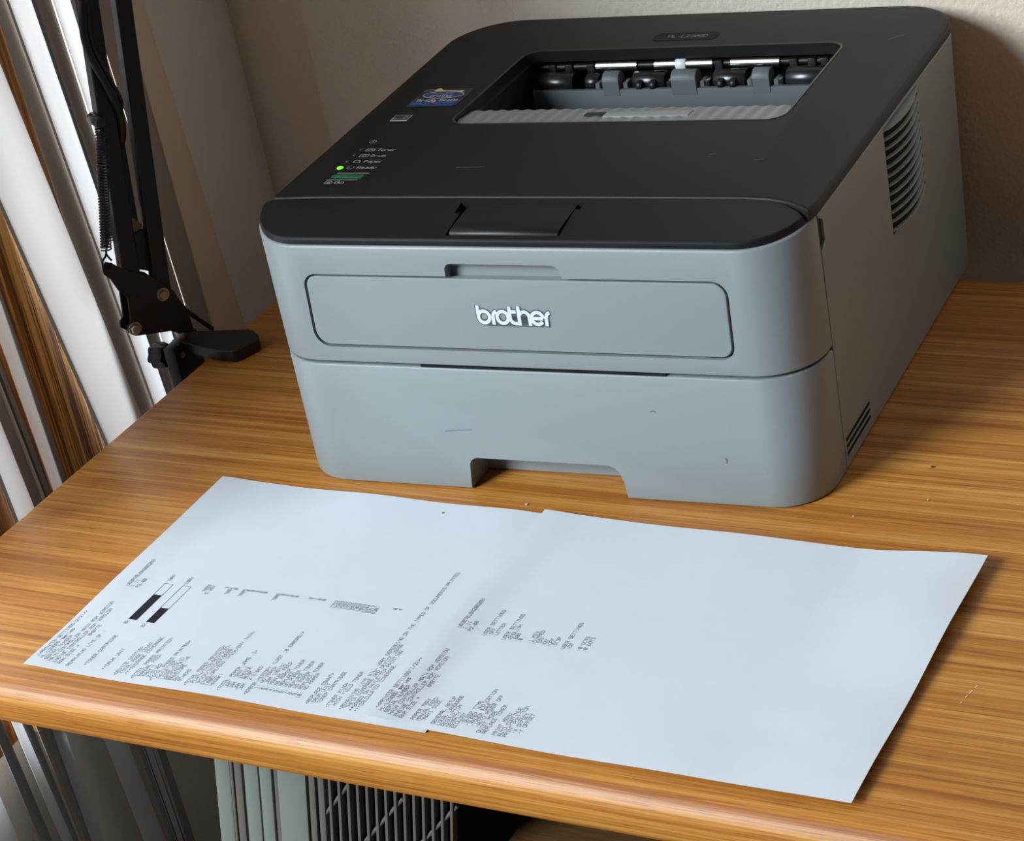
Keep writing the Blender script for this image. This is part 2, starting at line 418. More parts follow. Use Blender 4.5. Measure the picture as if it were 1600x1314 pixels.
for i_ in range(3):
    vane(-0.190-0.045*i_, -0.05, -0.152-0.045*i_, -0.05, -0.400, M_VANE, ['pale blind vane just outside the left edge, beside the desk front', 'pale blind vane further along the window to the front', 'third pale blind vane along the window to the front', 'frontmost pale blind vane of the window'][i_], 0.003)
vane(-0.1350, -0.06, -0.1250, -0.06, -0.401, M_ALU, 'leftmost grey blind vane visible under the desk', 0.001)
vane(0.0000, -0.03, 0.0040, -0.03, -0.401, M_ALU, 'thin grey vane under the desk right of the gradient vane', 0.0005, -0.66, -0.21)
vane(0.0070, -0.03, 0.0150, -0.03, -0.402, M_DTAUPE, 'dark vane under the desk left of narrow pale strip', 0.0005, -0.66, -0.21)
vane(0.0254, -0.005, 0.0300, -0.015, -0.400, M_ALU, 'pale narrow vane under the desk left of the fan unit', 0.0005, -0.66, -0.21)

# ================================================================== DESK
desk = thing('desk', (0, 0, 0), 'oak laminate desk with rounded front edge under the printer', 'desk')
DR = R(-3.1)
def desk_top():
    T, rr = 0.028, 0.0135
    x0, x1, y0, y1 = 0.0, 1.35, 0.0, 0.578
    # profile in (y, z), from front bottom over bullnose to back
    prof = [(y1, -T), (0.004, -T), (0.0012, -T+0.0012), (0, -T+0.004)]
    prof += [(rr - rr*math.cos(R(a)), -rr + rr*math.sin(R(a))) for a in range(0, 91, 9)]
    prof += [(0.05, 0), (0.2, 0), (y1-0.003, 0), (y1, -0.003)]
    rings = []
    for x, ins in ((x0, 0.0025), (x0+0.0012, 0.0008), (x0+0.0035, 0.0), (x0+0.3, 0), (x0+0.7, 0), (x1, 0)):
        rings.append([(x, y, min(z, -ins) if z > -T/2 else max(z, -T+ins)) for y, z in prof])
    v, f = loft(rings)
    return pyd('desktop', v, f, M_DESK, desk, 40)
dt = desk_top()
dt.location = (-0.3705, -0.2395, 0); dt.rotation_euler = (0, 0, DR)
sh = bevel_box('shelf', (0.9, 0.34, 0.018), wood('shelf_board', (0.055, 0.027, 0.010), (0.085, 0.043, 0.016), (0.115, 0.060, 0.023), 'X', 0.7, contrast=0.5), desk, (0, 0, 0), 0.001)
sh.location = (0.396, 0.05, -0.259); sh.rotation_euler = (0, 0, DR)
sp = bevel_box('side_panel', (0.018, 0.40, 0.702), M_DESK, desk, (0, 0, 0), 0.001)
sp.location = (0.845, 0.02, -0.379); sp.rotation_euler = (0, 0, DR)
sp = bevel_box('inner_panel', (0.018, 0.10, 0.702), M_CASE, desk, (0, 0, 0), 0.001)
sp.location = (0.03, 0.27, -0.379); sp.rotation_euler = (0, 0, DR)

# crumbs and scratches on the desktop
k = 0
for (x, y, s, m, lab) in [(0.2275, 0.0585, 0.0012, M_DIRT, 'dark crumb on the desk right of the printer'),
                     (0.2345, 0.0220, 0.0008, M_DUST, 'pale speck on the desk right of printer corner'),
                     (-0.0105, -0.0135, 0.0010, M_DUST, 'tiny pale crumb on the desk under the printer notch'),
                     (-0.0610, -0.0300, 0.0011, M_DIRT, 'brown crumb at the back edge of the left sheet'),
                     (0.1960, -0.0010, 0.0008, M_DUST, 'pale speck on the desk below the printer right corner')]:
    bm = bmesh.new(); bmesh.ops.create_icosphere(bm, subdivisions=1, radius=s)
    for v in bm.verts: v.co *= random.uniform(0.7, 1.2); v.co.z *= 0.6
    bmesh.ops.translate(bm, vec=(x, y, s*0.45), verts=bm.verts)
    me = bpy.data.meshes.new('crumb'); bm.to_mesh(me); bm.free()
    tag(link('crumb', me, m), lab, 'crumb')
v, f = ribbon([[(0.3055, -0.1500), (0.3045, -0.1518)], [(0.3038, -0.1545), (0.3030, -0.1572)], [(0.3024, -0.1590), (0.3018, -0.1608)], [(0.3008, -0.165), (0.3005, -0.1658)]], 0.0005, lambda a, b: (a, b, 0.0003))
pyd('desk_scratch', v, f, mat('white_scratch', (0.75, 0.62, 0.55), 0.6), desk, smooth=False)

# ================================================================== PAPER SHEETS
PL, PB = 0.2794, 0.2159
def sstep(a, b, x):
    t = max(0, min(1, (x-a)/(b-a))); return t*t*(3-2*t)
def h_left(u, v):
    z = 0.0006 + 0.0010*(0.5+0.5*math.sin(u*60+0.6))*sstep(0.15, 0.2159, v) + 0.0012*(0.5+0.5*math.sin(u*43+2.0))*sstep(0.05, 0.0, v)
    z += 0.0012*sstep(0.03, 0.0, u)*sstep(0.02, 0.10, v)
    return 0.0006 + (z-0.0006)*(1-0.8*sstep(0.22, 0.25, u))
def h_right(u, v):
    z = 0.0016 + 0.0008*(0.5+0.5*math.sin(u*50+1.0))*sstep(0.12, 0.2159, v)
    z += 0.0028*sstep(0.030, 0.0, u)*(0.4+0.6*sstep(0.21, 0.02, v))
    z += 0.0012*(0.5+0.5*math.sin(u*38+0.4))*sstep(0.05, 0, v)
    z += (0.0022 + 0.0030*sstep(0.02, 0.21, v) + 0.0008*math.sin(v*55))*sstep(0.20, 0.2794, u)
    return z
def make_sheet(x0, y0, a, hf, name):
    ca, sa = math.cos(a), math.sin(a)
    def f3(u, v, dz=0.0):
        return (x0 + u*ca - v*sa, y0 + u*sa + v*ca, hf(u, v) + dz)
    nu, nv = 90, 70; top = []; vs = []; fs = []
    for s in (0, 1):
        for i in range(nu+1):
            for j in range(nv+1):
                vs.append(f3(PL*i/nu, PB*j/nv, -0.00012*s))
    W = nv+1; B = (nu+1)*W
    for i in range(nu):
        for j in range(nv):
            q = (i*W+j, (i+1)*W+j, (i+1)*W+j+1, i*W+j+1)
            fs.append(q); fs.append(tuple(B+t for t in q[::-1]))
    edge = [i*W for i in range(nu+1)] + [nu*W+j for j in range(1, nv+1)] + [i*W+nv for i in range(nu-1, -1, -1)] + [j for j in range(nv-1, 0, -1)]
    for i in range(len(edge)):
        a_, b_ = edge[i], edge[(i+1) % len(edge)]
        fs.append((b_, a_, B+a_, B+b_))
    return f3, vs, fs
CW, PITCH, CHH = 0.00150, 0.00200, 0.00225
def print_page(f3, rows, parent):
    """rows: (u_mm baseline, v_mm start, text). Text runs along +v, its top points to -u."""
    polys = []
    for u, v, t in rows:
        for pl in text_lines(t, v/1000, 0, PITCH, CW, CHH):
            polys.append([(x, u/1000 - y) for x, y in pl])
    vs, fs = ribbon(polys, 0.00027, lambda a, b: f3(b, a, 0.00012))
    return pyd('printed_text', vs, fs, M_TONER, parent, smooth=False, fix=False)
def rj(u, txt, end): return (u, end - 2.0*len(txt) + 0.5, txt)

sheetL = thing('paper_sheet', (-0.2493, -0.2246, 0), 'left white printed sheet with two black bar graphs, partly under the other sheet', 'paper', 'printed settings pages')
f3L, vs, fs = make_sheet(0, 0, -0.0570, h_left, 'sheet')
pyd('sheet', vs, fs, M_PAPER, sheetL, 60)
rows = [(5.0, 9.0, '<<PRINTER SETTINGS(2/2)>>'), (8.6, 8.2, 'HL-L2300D series'), (12.4, 7.4, 'SERIAL NUMBER'), (16.0, 6.8, 'MAIN CONTROLLER MAIN ROM VERSION'),
        (19.8, 6.2, 'ENGINE CONTROLLER ROM VERSION'), (23.7, 5.8, 'RAM SIZE =     8MBYTE'), (30.5, 5.2, 'REMAINING LIFE OF :'), (41.3, 8.6, '*TONER CARTRIDGE'),
        (55.2, 7.6, '**DRUM UNIT'), (66.0, 4.2, '<DEVICE STATUS>'), (69.4, 7.0, 'TOTAL PAGE COUNT'), (72.9, 6.8, '***AVERAGE COVERAGE'),
        (79.2, 4.0, '<TOTAL PAGES PRINTED>'), (82.5, 7.2, 'MANUAL FEED'), (85.8, 7.2, 'TRAY 1'), (89.0, 7.2, '2-SIDED'),
        (92.4, 4.2, '<TOTAL PAGES PRINTED>'), (95.8, 7.6, 'A4/LETTER'), (98.9, 7.6, 'LEGAL/FOLIO'), (102.0, 7.6, 'B5/EXECUTIVE'), (105.0, 7.6, 'ENVELOPE'), (108.0, 7.6, 'A5'), (111.0, 7.8, 'OTHERS'),
        (117.2, 4.6, '<TOTAL PAGES PRINTED>'), (120.4, 8.0, 'PLAIN/THIN/RECYCLED:'), (123.7, 8.0, 'THICK/THICKER/BOND:'), (127.0, 8.0, 'ENVELOPE/ENV.THICK/ENV.THIN:'), (130.2, 8.0, 'LABEL'), (133.5, 8.2, 'HAGAKI'),
        (140.2, 4.8, '<TOTAL PAPER JAMS :1>'), (143.4, 8.6, 'JAM  TRAY 1'), (146.6, 8.6, 'JAM  INSIDE'), (149.8, 8.6, 'JAM  REAR'), (153.0, 8.8, 'JAM  2-SIDED'),
        (158.6, 5.6, '<ERROR HISTORY (LAST 10 ERRORS)>')]
errs = ['NO PAPER', 'JAM INSIDE', 'MANUAL FEED', 'NO PAPER', 'REPLACE TONER', 'NO PAPER', 'REPLACE TONER', 'NO PAPER', 'REPLACE TONER', 'NO PAPER']
for i, e in enumerate(errs):
    rows.append((161.9 + 3.22*i, 10.2 + 0.05*i, '%2d: %s' % (i+1, e)))
rows += [(199.2, 7.2, '<REPLACE COUNT>'), (202.5, 9.6, 'DRUM UNIT'), (205.8, 9.8, 'TONER CARTRIDGE'), (212.6, 7.2, '<TONER KIND>'), (215.9, 10.0, 'HIGH YIELD TONER'),
         (221.8, 7.2, '*REMAINING LIFE WILL VARY DEPENDING ON THE TYPES OF DOCUMENTS PRINTED,'), (225.0, 9.4, 'THEIR COVERAGE AND DEVICE USAGE.'),
         (228.2, 7.4, '**BASED ON A4/LETTER PRINTING.'), (231.5, 7.4, '***CALCULATED COVERAGE.'),
         (14.4, 87.9, 'U63878J9N206203'), (18.0, 88.0, '1.11'), (21.8, 88.0, 'P2.00'), (38.8, 52.2, '0%-'), (52.4, 51.4, '0%-'), (38.6, 96.4, '-100%'), (52.2, 96.4, '-100%')]
for u, t in [(69.2, '7893'), (72.6, '5.26%'), (82.4, '3'), (85.8, '7004'), (89.0, '0'), (95.8, '7005'), (98.9, '0'), (102.0, '0'), (105.0, '3'), (108.0, '0'), (111.0, '0'),
             (120.4, '7005'), (123.7, '0'), (127.0, '3'), (130.2, '0'), (133.5, '0'), (143.4, '0'), (146.6, '1'), (149.8, '0'), (153.0, '0')]:
    rows.append(rj(u, t, 100.6 + (u-69)*0.018))
for i, t in enumerate(['7752', '7503', '7503', '7452', '7063', '7063', '7063', '6344', '6312', '6301']):
    rows.append(rj(161.9 + 3.22*i, t, 102.4))
rows += [rj(202.5, '0', 103.0), rj(205.8, '4', 103.0)]
print_page(f3L, rows, sheetL)
def bar_graph(name, u0, u1, v0, vm, v1, f3, parent):
    n = 12
    polys = [[(u0, v0+(vm-v0)*i/n), (u1, v0+(vm-v0)*i/n), (u1, v0+(vm-v0)*(i+1)/n), (u0, v0+(vm-v0)*(i+1)/n)] for i in range(n)]
    flat(name, polys, lambda u, v: f3(u/1000, v/1000, 0.00013), M_TONERB, parent)
    P = [[(u0, vm+(v1-vm)*i/n) for i in range(n+1)], [(u1, vm+(v1-vm)*i/n) for i in range(n+1)], [(u0, v1), (u1, v1)], [(u0, vm), (u1, vm)]]
    v, f = ribbon([[(a/1000, b/1000) for a, b in q] for q in P], 0.00028, lambda a, b: f3(a, b, 0.00012))
    pyd(name + '_outline', v, f, M_TONERB, parent, smooth=False, fix=False)
bar_graph('toner_bar', 36.9, 43.2, 56.8, 83.6, 96.0, f3L, sheetL)
bar_graph('drum_bar', 50.6, 56.9, 56.4, 71.8, 96.0, f3L, sheetL)

sheetR = thing('paper_sheet', (-0.0083, -0.2374, 0), 'right white printed sheet lying on top with a blank lower half and lifted right edge', 'paper', 'printed settings pages')
f3R, vs, fs = make_sheet(0, 0, -0.0680, h_right, 'sheet')
pyd('sheet', vs, fs, M_PAPER, sheetR, 60)
rows = [(4.4, 7.3, '<<PRINTER SETTINGS(1/2)>>'), (7.6, 6.3, 'HL-L2300D series'), (11.0, 6.0, 'SERIAL NUMBER'), (14.4, 5.4, 'MAIN CONTROLLER MAIN ROM VERSION'), (17.8, 5.0, 'ENGINE CONTROLLER ROM VERSION'),
        (21.2, 4.8, 'RAM SIZE =     8MBYTE'), (27.8, 5.8, 'PAPER TRAY'), (31.0, 5.9, 'MANUAL FEED'), (34.2, 6.1, 'TRAY1 SIZE'), (40.8, 5.3, 'GENERAL SETUP'), (44.2, 5.2, 'LOCAL LANGUAGE'),
        (47.4, 5.2, 'RESOLUTION'), (50.6, 5.2, 'DENSITY'), (53.8, 5.0, 'ECOLOGY'), (57.0, 9.4, '-SLEEP TIME'), (60.0, 9.2, '-SLEEP INDICATION'), (63.0, 9.2, '-TONER SAVE'), (66.0, 9.2, '-AUTO POWER OFF'),
        (69.2, 5.2, 'QUIET MODE'), (72.4, 5.3, 'REPLACE TONER'), (78.4, 5.4, 'PRINT MENU'), (81.6, 5.6, 'AUTO CONTINUE'), (84.8, 5.7, 'PRINT POSITION'), (88.0, 9.8, '-X OFFSET'), (91.2, 10.2, '-Y OFFSET'),
        (10.4, 89.4, 'U63878J9N206203'), (14.0, 89.2, '1.11'), (17.6, 88.6, 'P2.00'), (27.4, 87.6, 'USER SETTINGS'), (30.8, 87.6, ':OFF'), (34.2, 87.4, ':LETTER'), (40.6, 86.4, 'USER SETTINGS'), (44.0, 86.4, ':ENGLISH'),
        (47.4, 86.4, ':600'), (50.6, 86.2, ':0'), (57.0, 86.2, ':1 MIN'), (60.0, 86.2, ':DIMMED'), (63.0, 86.2, ':OFF'), (66.2, 86.2, ':ON'), (69.4, 86.2, ':OFF'), (72.6, 86.2, ':STOP'),
        (78.6, 86.0, 'USER SETTINGS'), (82.0, 86.2, ':ON'), (88.4, 86.4, ':0 DOTS'), (91.8, 86.4, ':0 DOTS')]
print_page(f3R, rows, sheetR)

# ================================================================== PRINTER
pr = thing('laser_printer', (0, 0, 0), 'grey laser printer with charcoal top standing on the wooden desk', 'printer')
CX = -0.0025
def wx(z): return 0.1838 + 0.0016*z/0.17
def wl(z): return 0.1765 + 0.0090*z/0.17
def rl(z): return 0.038 + 0.002*z/0.165
def sx(z): return wx(z) + CX                    # right side face
def rcorner(z): return 0.032 + 0.0035*z/0.0846 if z < 0.0846 else 0.0355 + 0.0045*(z-0.0846)/0.08
def yf(z): return 0.0125*z/0.166
def yb(z): return 0.337 + 0.029*z/0.17
YS = 0.0470                                      # side seam between front covers and body
def front_outline(z, back=None):
    """CCW outline of a front cover: rounded front corners, flat back"""
    y0, yb_ = yf(z), (YS if back is None else back)
    def corner(w, rc):                           # right-hand corner, front to seam
        amax = math.degrees(math.asin((yb_-y0-rc)/rc)) if y0 + rc > yb_ else 0
        if amax < 0: return arc(w-rc, y0+rc, rc, rc, 270, 360+amax, 15)
        return arc(w-rc, y0+rc, rc, rc, 270, 360, 14) + [(w, yb_)]
    P = [(-x, y) for x, y in corner(wl(z), rl(z))[::-1]] + corner(wx(z), rcorner(z))
    P = [(x + CX, y) for x, y in P]
    # straight part of the front gets points so that tilts stay clean
    return P
def strip_z(y): return 0.1690 + (0.1774-0.1690)*(y-0.0125)/(0.056-0.0125)
def cover(name, z0, z1, m, top_tilt=False, cut=None):
    rings = []
    for z, ins in ((z0, 0.0012), (z0+0.0005, 0.0004), (z0+0.0014, 0), (z1-0.0014, 0), (z1-0.0005, 0.0004), (z1, 0.0012)):
        P = offset_poly(front_outline(z), ins)
        if top_tilt and z > z1-0.002:
            rings.append([(x, y, z + (strip_z(y)-strip_z(0.0125))) for x, y in P])
        else:
            rings.append([(x, y, z) for x, y in P])
    v, f = loft(rings)
    return pyd(name, v, f, m, pr, 30)
def face_prism(P, d0, d1, d0abs=None):
    r0 = [(x, (yf(z)+d0) if d0abs is None else d0abs, z) for x, z in P]
    r1 = [(x, yf(z)+d1, z) for x, z in P]
    return loft([r0, r1])
# chassis added inside, its dark colour stands for shade in the seams
ch = bevel_box('seam_shade_core', (0.335, 0.05, 0.150), M_GAP, pr, (0, 0.048, 0.085), 0.002)

# lower front: paper tray with grip notch
tray = cover('paper_tray', 0.0006, 0.0840, M_GREY)
NP = [(-0.0510, -0.01), (0.0590, -0.01), (0.0575, 0.0010), (0.0560, 0.0120)] + arc(0.0455, 0.0128, 0.0098, 0.0099, 10, 90, 6) + arc(-0.0425, 0.0165, 0.0062, 0.0062, 90, 180, 5)
v, f = loft([[(x, -0.03, z) for x, z in NP], [(x, 0.026, z) for x, z in NP]])
boolcut(tray, [cutter(v, f)])
bevel_box('tray_gap_shade', (0.164, 0.004, 0.0016), M_GAP, pr, (0.0105, yf(0.0848)+0.0024, 0.0848), 0)  # black strip added in the seam, its colour stands for the shade there
# upper front cover with finger recess and pocket for the manual feed door
fc = cover('front_cover', 0.0857, 0.1640, M_GREY, True)
DX0, DX1, DZ0, DZ1, DRAD = -0.1425, 0.1365, 0.0975, 0.1438, 0.0085
v, f = face_prism(rrect(DX0-0.0016, DX1+0.0016, DZ0-0.0014, DZ1+0.0014, (0.0115, 0.0085, 0.0100, 0.0085)), 0, 0.0050, -0.05)
RP = [(-0.0428, 0.1425), (0.0355, 0.1425), (0.0345, 0.1460)] + arc(0.0280, 0.1472, 0.0062, 0.0062, 15, 90, 6) + arc(-0.0388, 0.1494, 0.004, 0.004, 90, 180, 5)
v2, f2 = face_prism(RP, 0, 0.0085, -0.05)
boolcut(fc, [cutter(v, f), cutter(v2, f2)])
# manual feed door
rings = []
for d, ins in ((0.0011, 0.0006), (0.0006, 0.0001), (0.0002, 0.0005), (0.00005, 0.0013)):
    P = offset_poly(rrect(DX0, DX1, DZ0, DZ1, (0.0100, 0.0070, 0.0085, 0.0070), 8), ins)
    rings.append([(x, yf(z)+d, z) for x, z in P])
rings.insert(0, [(x, y+0.0038, z) for x, y, z in rings[0]])
v, f = loft(rings)
door = pyd('manual_feed_door', v, f, M_GREY, pr, 30)
# maker's name on the door, white letters on a dark outline painted as recess shade
LX, LZ, LS = -0.0262, 0.1146, 0.00102
def ell(cx, cy, rx, ry, a0, a1, n=28): return arc(cx, cy, rx, ry, a0, a1, n)
LOGO = [[(1.5, 12.1), (1.5, 4.8)], ell(5.15, 4.8, 3.65, 3.75, 180, 540), [(11.1, 0), (11.1, 4.6)] + ell(13.9, 4.8, 2.8, 3.7, 178, 95, 8), ell(17.5, 4.8, 3.65, 3.75, 0, 360),
        [(22.4, 11.8), (22.4, 5.4)] + ell(25.9, 4.6, 3.5, 3.55, 180, 290, 12), [(22.4, 8.5), (26.6, 8.5)], [(28.3, 12.1), (28.3, 0)], [(28.3, 4.2)] + ell(31.7, 5.0, 3.4, 3.6, 180, 0, 16) + [(35.1, 0)],
        [(36.6, 4.7), (43.8, 4.7)], ell(40.2, 4.8, 3.75, 3.75, 0, 325, 26), [(45.9, 0), (45.9, 4.6)] + ell(48.7, 4.8, 2.8, 3.7, 178, 92, 8)]
lf = lambda d: (lambda a, b: (LX+a*LS, yf(LZ+b*LS) + d, LZ+b*LS))
v, f = ribbon(LOGO, 3.5, lf(-0.00008), True, lambda i: lf(-0.00008-0.000012*i))
lg = pyd('logo_shade_outline', v, f, M_LOGOSH, door, smooth=False, fix=False)
v, f = ribbon([[(5.3, 1.1), (46.8, 1.1)], [(10, 3), (15, 3)], [(21, 3), (46.5, 3)], [(21.5, 5.5), (36, 5.5)]], 4.2, lf(-0.00006), False)
pyd('logo_shade_outline', v, f, M_LOGOSH, door, smooth=False, fix=False)
v, f = ribbon(LOGO, 2.2, lf(-0.0003), True, lambda i: lf(-0.0003-0.000012*i))
tag(pyd('logo_lettering', v, f, M_LOGO, door, smooth=False, fix=False), 'white lower-case lettering')

# main body behind the seam
def body_outline(z, ins=0.0):
    w, b = wx(z), yb(z); rb = 0.010 + 0.030*z/0.17
    l = wl(z)
    P = [(-l, YS+0.0010), (w, YS+0.0010)] + arc(w-rb, b-rb, rb, rb, 0, 90, 12) + arc(-l+rb, b-rb, rb, rb, 90, 180, 12)
    P = [(x + CX, y) for x, y in P]
    return offset_poly(P, ins) if ins else P
rings = []
for z, ins in ((0.0006, 0.0012), (0.0020, 0), (0.04, 0), (0.09, 0), (0.13, 0), (0.1690, 0), (0.1698, 0.0008)):
    rings.append([(x, y, z) for x, y in body_outline(z, ins)])
v, f = loft(rings)
body = pyd('body', v, f, M_GREY, pr, 30)
# output cavity + louvre recess
v1, f1 = prism_z(rrect(-0.120, 0.124, 0.150, 0.330, 0.008), 0.110, 0.20)
VY0, VY1, VZ0, VZ1 = 0.1755, 0.2480, 0.0965, 0.1712
def vent_x(z): return wx(z)
v2, f2 = loft([[(0.1745, VY0, VZ0), (0.1745, VY1, VZ0), (0.20, VY1, VZ0), (0.20, VY0, VZ0)], [(0.1745, VY0, VZ1-0.0035), (0.1745, VY1, VZ1-0.0035), (0.20, VY1, VZ1-0.0035), (0.20, VY0, VZ1-0.0035)]])
v3, f3 = loft([[(0.1775+dx, 0.0470+dy, 0.1475+dz) for dx, dy, dz in ((0, -0.003, 0), (0.02, -0.003, 0), (0.02, 0.0020, 0), (0, 0.0020, 0))],
               [(0.1775+dx, 0.0470+dy, 0.1475+dz) for dx, dy, dz in ((0, -0.003, 0.004), (0.02, -0.003, 0.004), (0.02, 0.0085, 0.004), (0, 0.0085, 0.004))],
               [(0.1775+dx, 0.0470+dy, 0.1475+dz) for dx, dy, dz in ((0, -0.003, 0.0165), (0.02, -0.003, 0.0165), (0.02, 0.0085, 0.0165), (0, 0.0085, 0.0165))],
               [(0.1775+dx, 0.0470+dy, 0.1475+dz) for dx, dy, dz in ((0, -0.003, 0.020), (0.02, -0.003, 0.020), (0.02, 0.0030, 0.020), (0, 0.0030, 0.020))]])
boolcut(body, [cutter(v1, f1), cutter(v2, f2), cutter(v3, f3)])
# bowed louvre slats on the right side
NS = 12; n = 14
def bow(z, t): return sx(z) + 0.0004 + 0.0058*(math.sin(math.pi*t**0.85))**0.9
rings = []
for z in (VZ0 + 0.001, VZ1 - 0.0046):            # dark bowed sheet added as the shade between the slats
    fr = [(max(0.1775, bow(z, k/n) - 0.0022), VY0 + 0.0006 + (VY1-VY0-0.0012)*k/n, z) for k in range(n+1)]
    rings.append(fr + [(0.1757, y, z_) for x, y, z_ in fr[::-1]])
v, f = loft(rings)
pyd('vent_shade_backing', v, f, M_GAP, pr, 40)
for i in range(NS):
    z = VZ1 - 0.0042 - (VZ1-VZ0-0.0072)*i/(NS-1)
    out = []
    for k in range(n+1):
        t = k/n; y = VY0 + (VY1-VY0)*t
        out.append((bow(z, t), y))
    P = [(0.1765, VY0)] + out + [(0.1765, VY1)]
    th = 0.0011
    zz = [(z-th, 0.0005), (z-th+0.0003, 0), (z, 0), (z+0.0003, 0.0005)]
    rings = [[(x-ins, y, q) for x, y in P] for q, ins in zz]
    v, f = loft(rings)
    pyd('louvre_slat', v, f, M_GREY, pr, 40)
# slits low on the right side
for i in range(3):
    z = 0.0195 - 0.0047*i
    o = bevel_box('side_slit', (0.0008, 0.046, 0.0016), M_GAP, pr, (sx(z)+0.0000, 0.0745, z), 0)
    o = bevel_box('side_rib', (0.0012, 0.046, 0.0012), M_GREY, pr, (sx(z)+0.0001, 0.0745, z-0.0018), 0.0003)
for i in range(5):
    z = 0.005 + 0.0055*i
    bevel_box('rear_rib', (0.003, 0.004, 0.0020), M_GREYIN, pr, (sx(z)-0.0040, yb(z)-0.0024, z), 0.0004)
bevel_box('side_clip', (0.003, 0.0085, 0.0205), M_LID, pr, (0.1797, 0.0515, 0.1575), 0.0012)

# ---- charcoal top: main lid
def lid_outline():
    w, b, rb = 0.1860, 0.3700, 0.046
    P = arc(w-rb, b-rb, rb, rb, 0, 90, 14) + arc(-0.1880+rb, b-rb, rb, rb, 90, 180, 14)
    cxr, cyr, rr_ = 0.1447, 0.0525, 0.0413
    fl_ = []
    for k in range(0, 4):                       # left outer corner arc down to the crease tip
        a = R(180 + 20*k/3); fl_.append((-cxr + rr_*math.cos(a), cyr + rr_*math.sin(a)))
    crease = [(-0.1770, 0.0440), (-0.1670, 0.0503), (-0.1540, 0.0545), (-0.1390, 0.0560), (-0.05, 0.0566)]
    P += [(-0.1808, 0.0620), (-0.1804, 0.0570), (-0.1785, 0.0545), (-0.1680, 0.0550), (-0.1540, 0.0556), (-0.1390, 0.0562), (-0.05, 0.0566)] + [(-x, y) for x, y in crease[::-1]] + [(-x, y) for x, y in fl_[::-1]]
    return [(x + CX, y) for x, y in P]
LP = lid_outline()
rings = [[(x, y, z) for x, y in offset_poly(LP, ins)] for z, ins in ((0.1702, 0.0008), (0.1710, 0.0001), (0.1758, 0), (0.1768, 0.0003), (0.1774, 0.0009), (0.1777, 0.0020))]
v, f = loft(rings)
lid = pyd('top_cover', v, f, M_LID, pr, 30)
OP = rrect(-0.1150, 0.1215, 0.1705, 0.3035, (0.013, 0.013, 0.013, 0.013), 8)
v, f = prism_z(OP, 0.160, 0.20)
boolcut(lid, [cutter(v, f)])
# rim around the opening
ri, ro = offset_poly(OP, 0.0016), OP
n = len(OP)
vs = [(x, y, 0.1780) for x, y in ro] + [(x, y, 0.1777) for x, y in ri] + [(x, y, 0.1695) for x, y in ri] + [(x, y, 0.1695) for x, y in ro]
fs = []
for r_ in range(4):
    for j in range(n):
        kx = (j+1) % n; r2 = (r_+1) % 4
        fs.append((r_*n+j, r_*n+kx, r2*n+kx, r2*n+j))
pyd('opening_rim', vs, fs, M_ROLL, lid, 40)

# ---- sloping front strip of the cover
def strip_outline():
    cxr, cyr, rr_ = 0.1440, 0.0522, 0.0397
    L_ = [(-cxr + rr_*math.cos(R(201+69*k/12)), cyr + rr_*math.sin(R(201+69*k/12))) for k in range(13)]
    Rr = [(-x, y) for x, y in L_[::-1]]
    cre = [(0.1763, 0.0433), (0.1665, 0.0496), (0.1535, 0.0537), (0.1390, 0.0552), (0.05, 0.0558)]
    L_ = [(-cxr + rr_*math.cos(R(182+88*k/14)), cyr + rr_*math.sin(R(182+88*k/14))) for k in range(15)]
    return [(x + CX, y) for x, y in L_ + Rr + cre + [(-0.05, 0.0558), (-0.1390, 0.0554), (-0.1540, 0.0548), (-0.1680, 0.0541), (-0.1790, 0.0534)]]
SP = strip_outline()
rings = []
for dz, ins in ((-0.0046, 0.0008), (-0.0040, 0), (-0.0014, 0), (-0.0005, 0.0003), (0, 0.0010)):
    rings.append([(x, y, strip_z(y)+dz) for x, y in offset_poly(SP, ins)])
v, f = loft(rings)
strip = pyd('cover_front_strip', v, f, M_STRIP, pr, 30)
TX = 0.0360; TC = -0.0025
cutP = [(TC-TX-0.0022, 0.0170), (TC+TX+0.0010, 0.0170), (TC+TX+0.0010, 0.0438), (TC+TX+0.0045, 0.0438), (TC+TX+0.0045, 0.0500), (TC+TX-0.0015, 0.0500),
        (TC-TX+0.0015, 0.0500), (TC-TX-0.0060, 0.0500), (TC-TX-0.0060, 0.0395), (TC-TX-0.0022, 0.0395)]
v, f = loft([[(x, y, strip_z(y)-0.0042) for x, y in cutP], [(x, y, strip_z(y)+0.01) for x, y in cutP]])
boolcut(strip, [cutter(v, f)])
# pull tab in its middle
prof = [(0.0490, -0.0034), (0.0185, -0.0034), (0.0180, -0.0020), (0.0180, 0.0000), (0.0186, 0.0012), (0.0200, 0.0019), (0.0222, 0.0021), (0.0300, 0.0016), (0.0420, 0.0002), (0.0490, -0.0004)]
rings = [[(x, y, strip_z(y)+dz - ins) for y, dz in prof] for x, ins in ((TC-TX, 0.0006), (TC-TX+0.0006, 0), (TC+TX-0.0006, 0), (TC+TX, 0.0006))]
v, f = loft(rings)
pyd('pull_tab', v, f, M_STRIP, pr, 40)

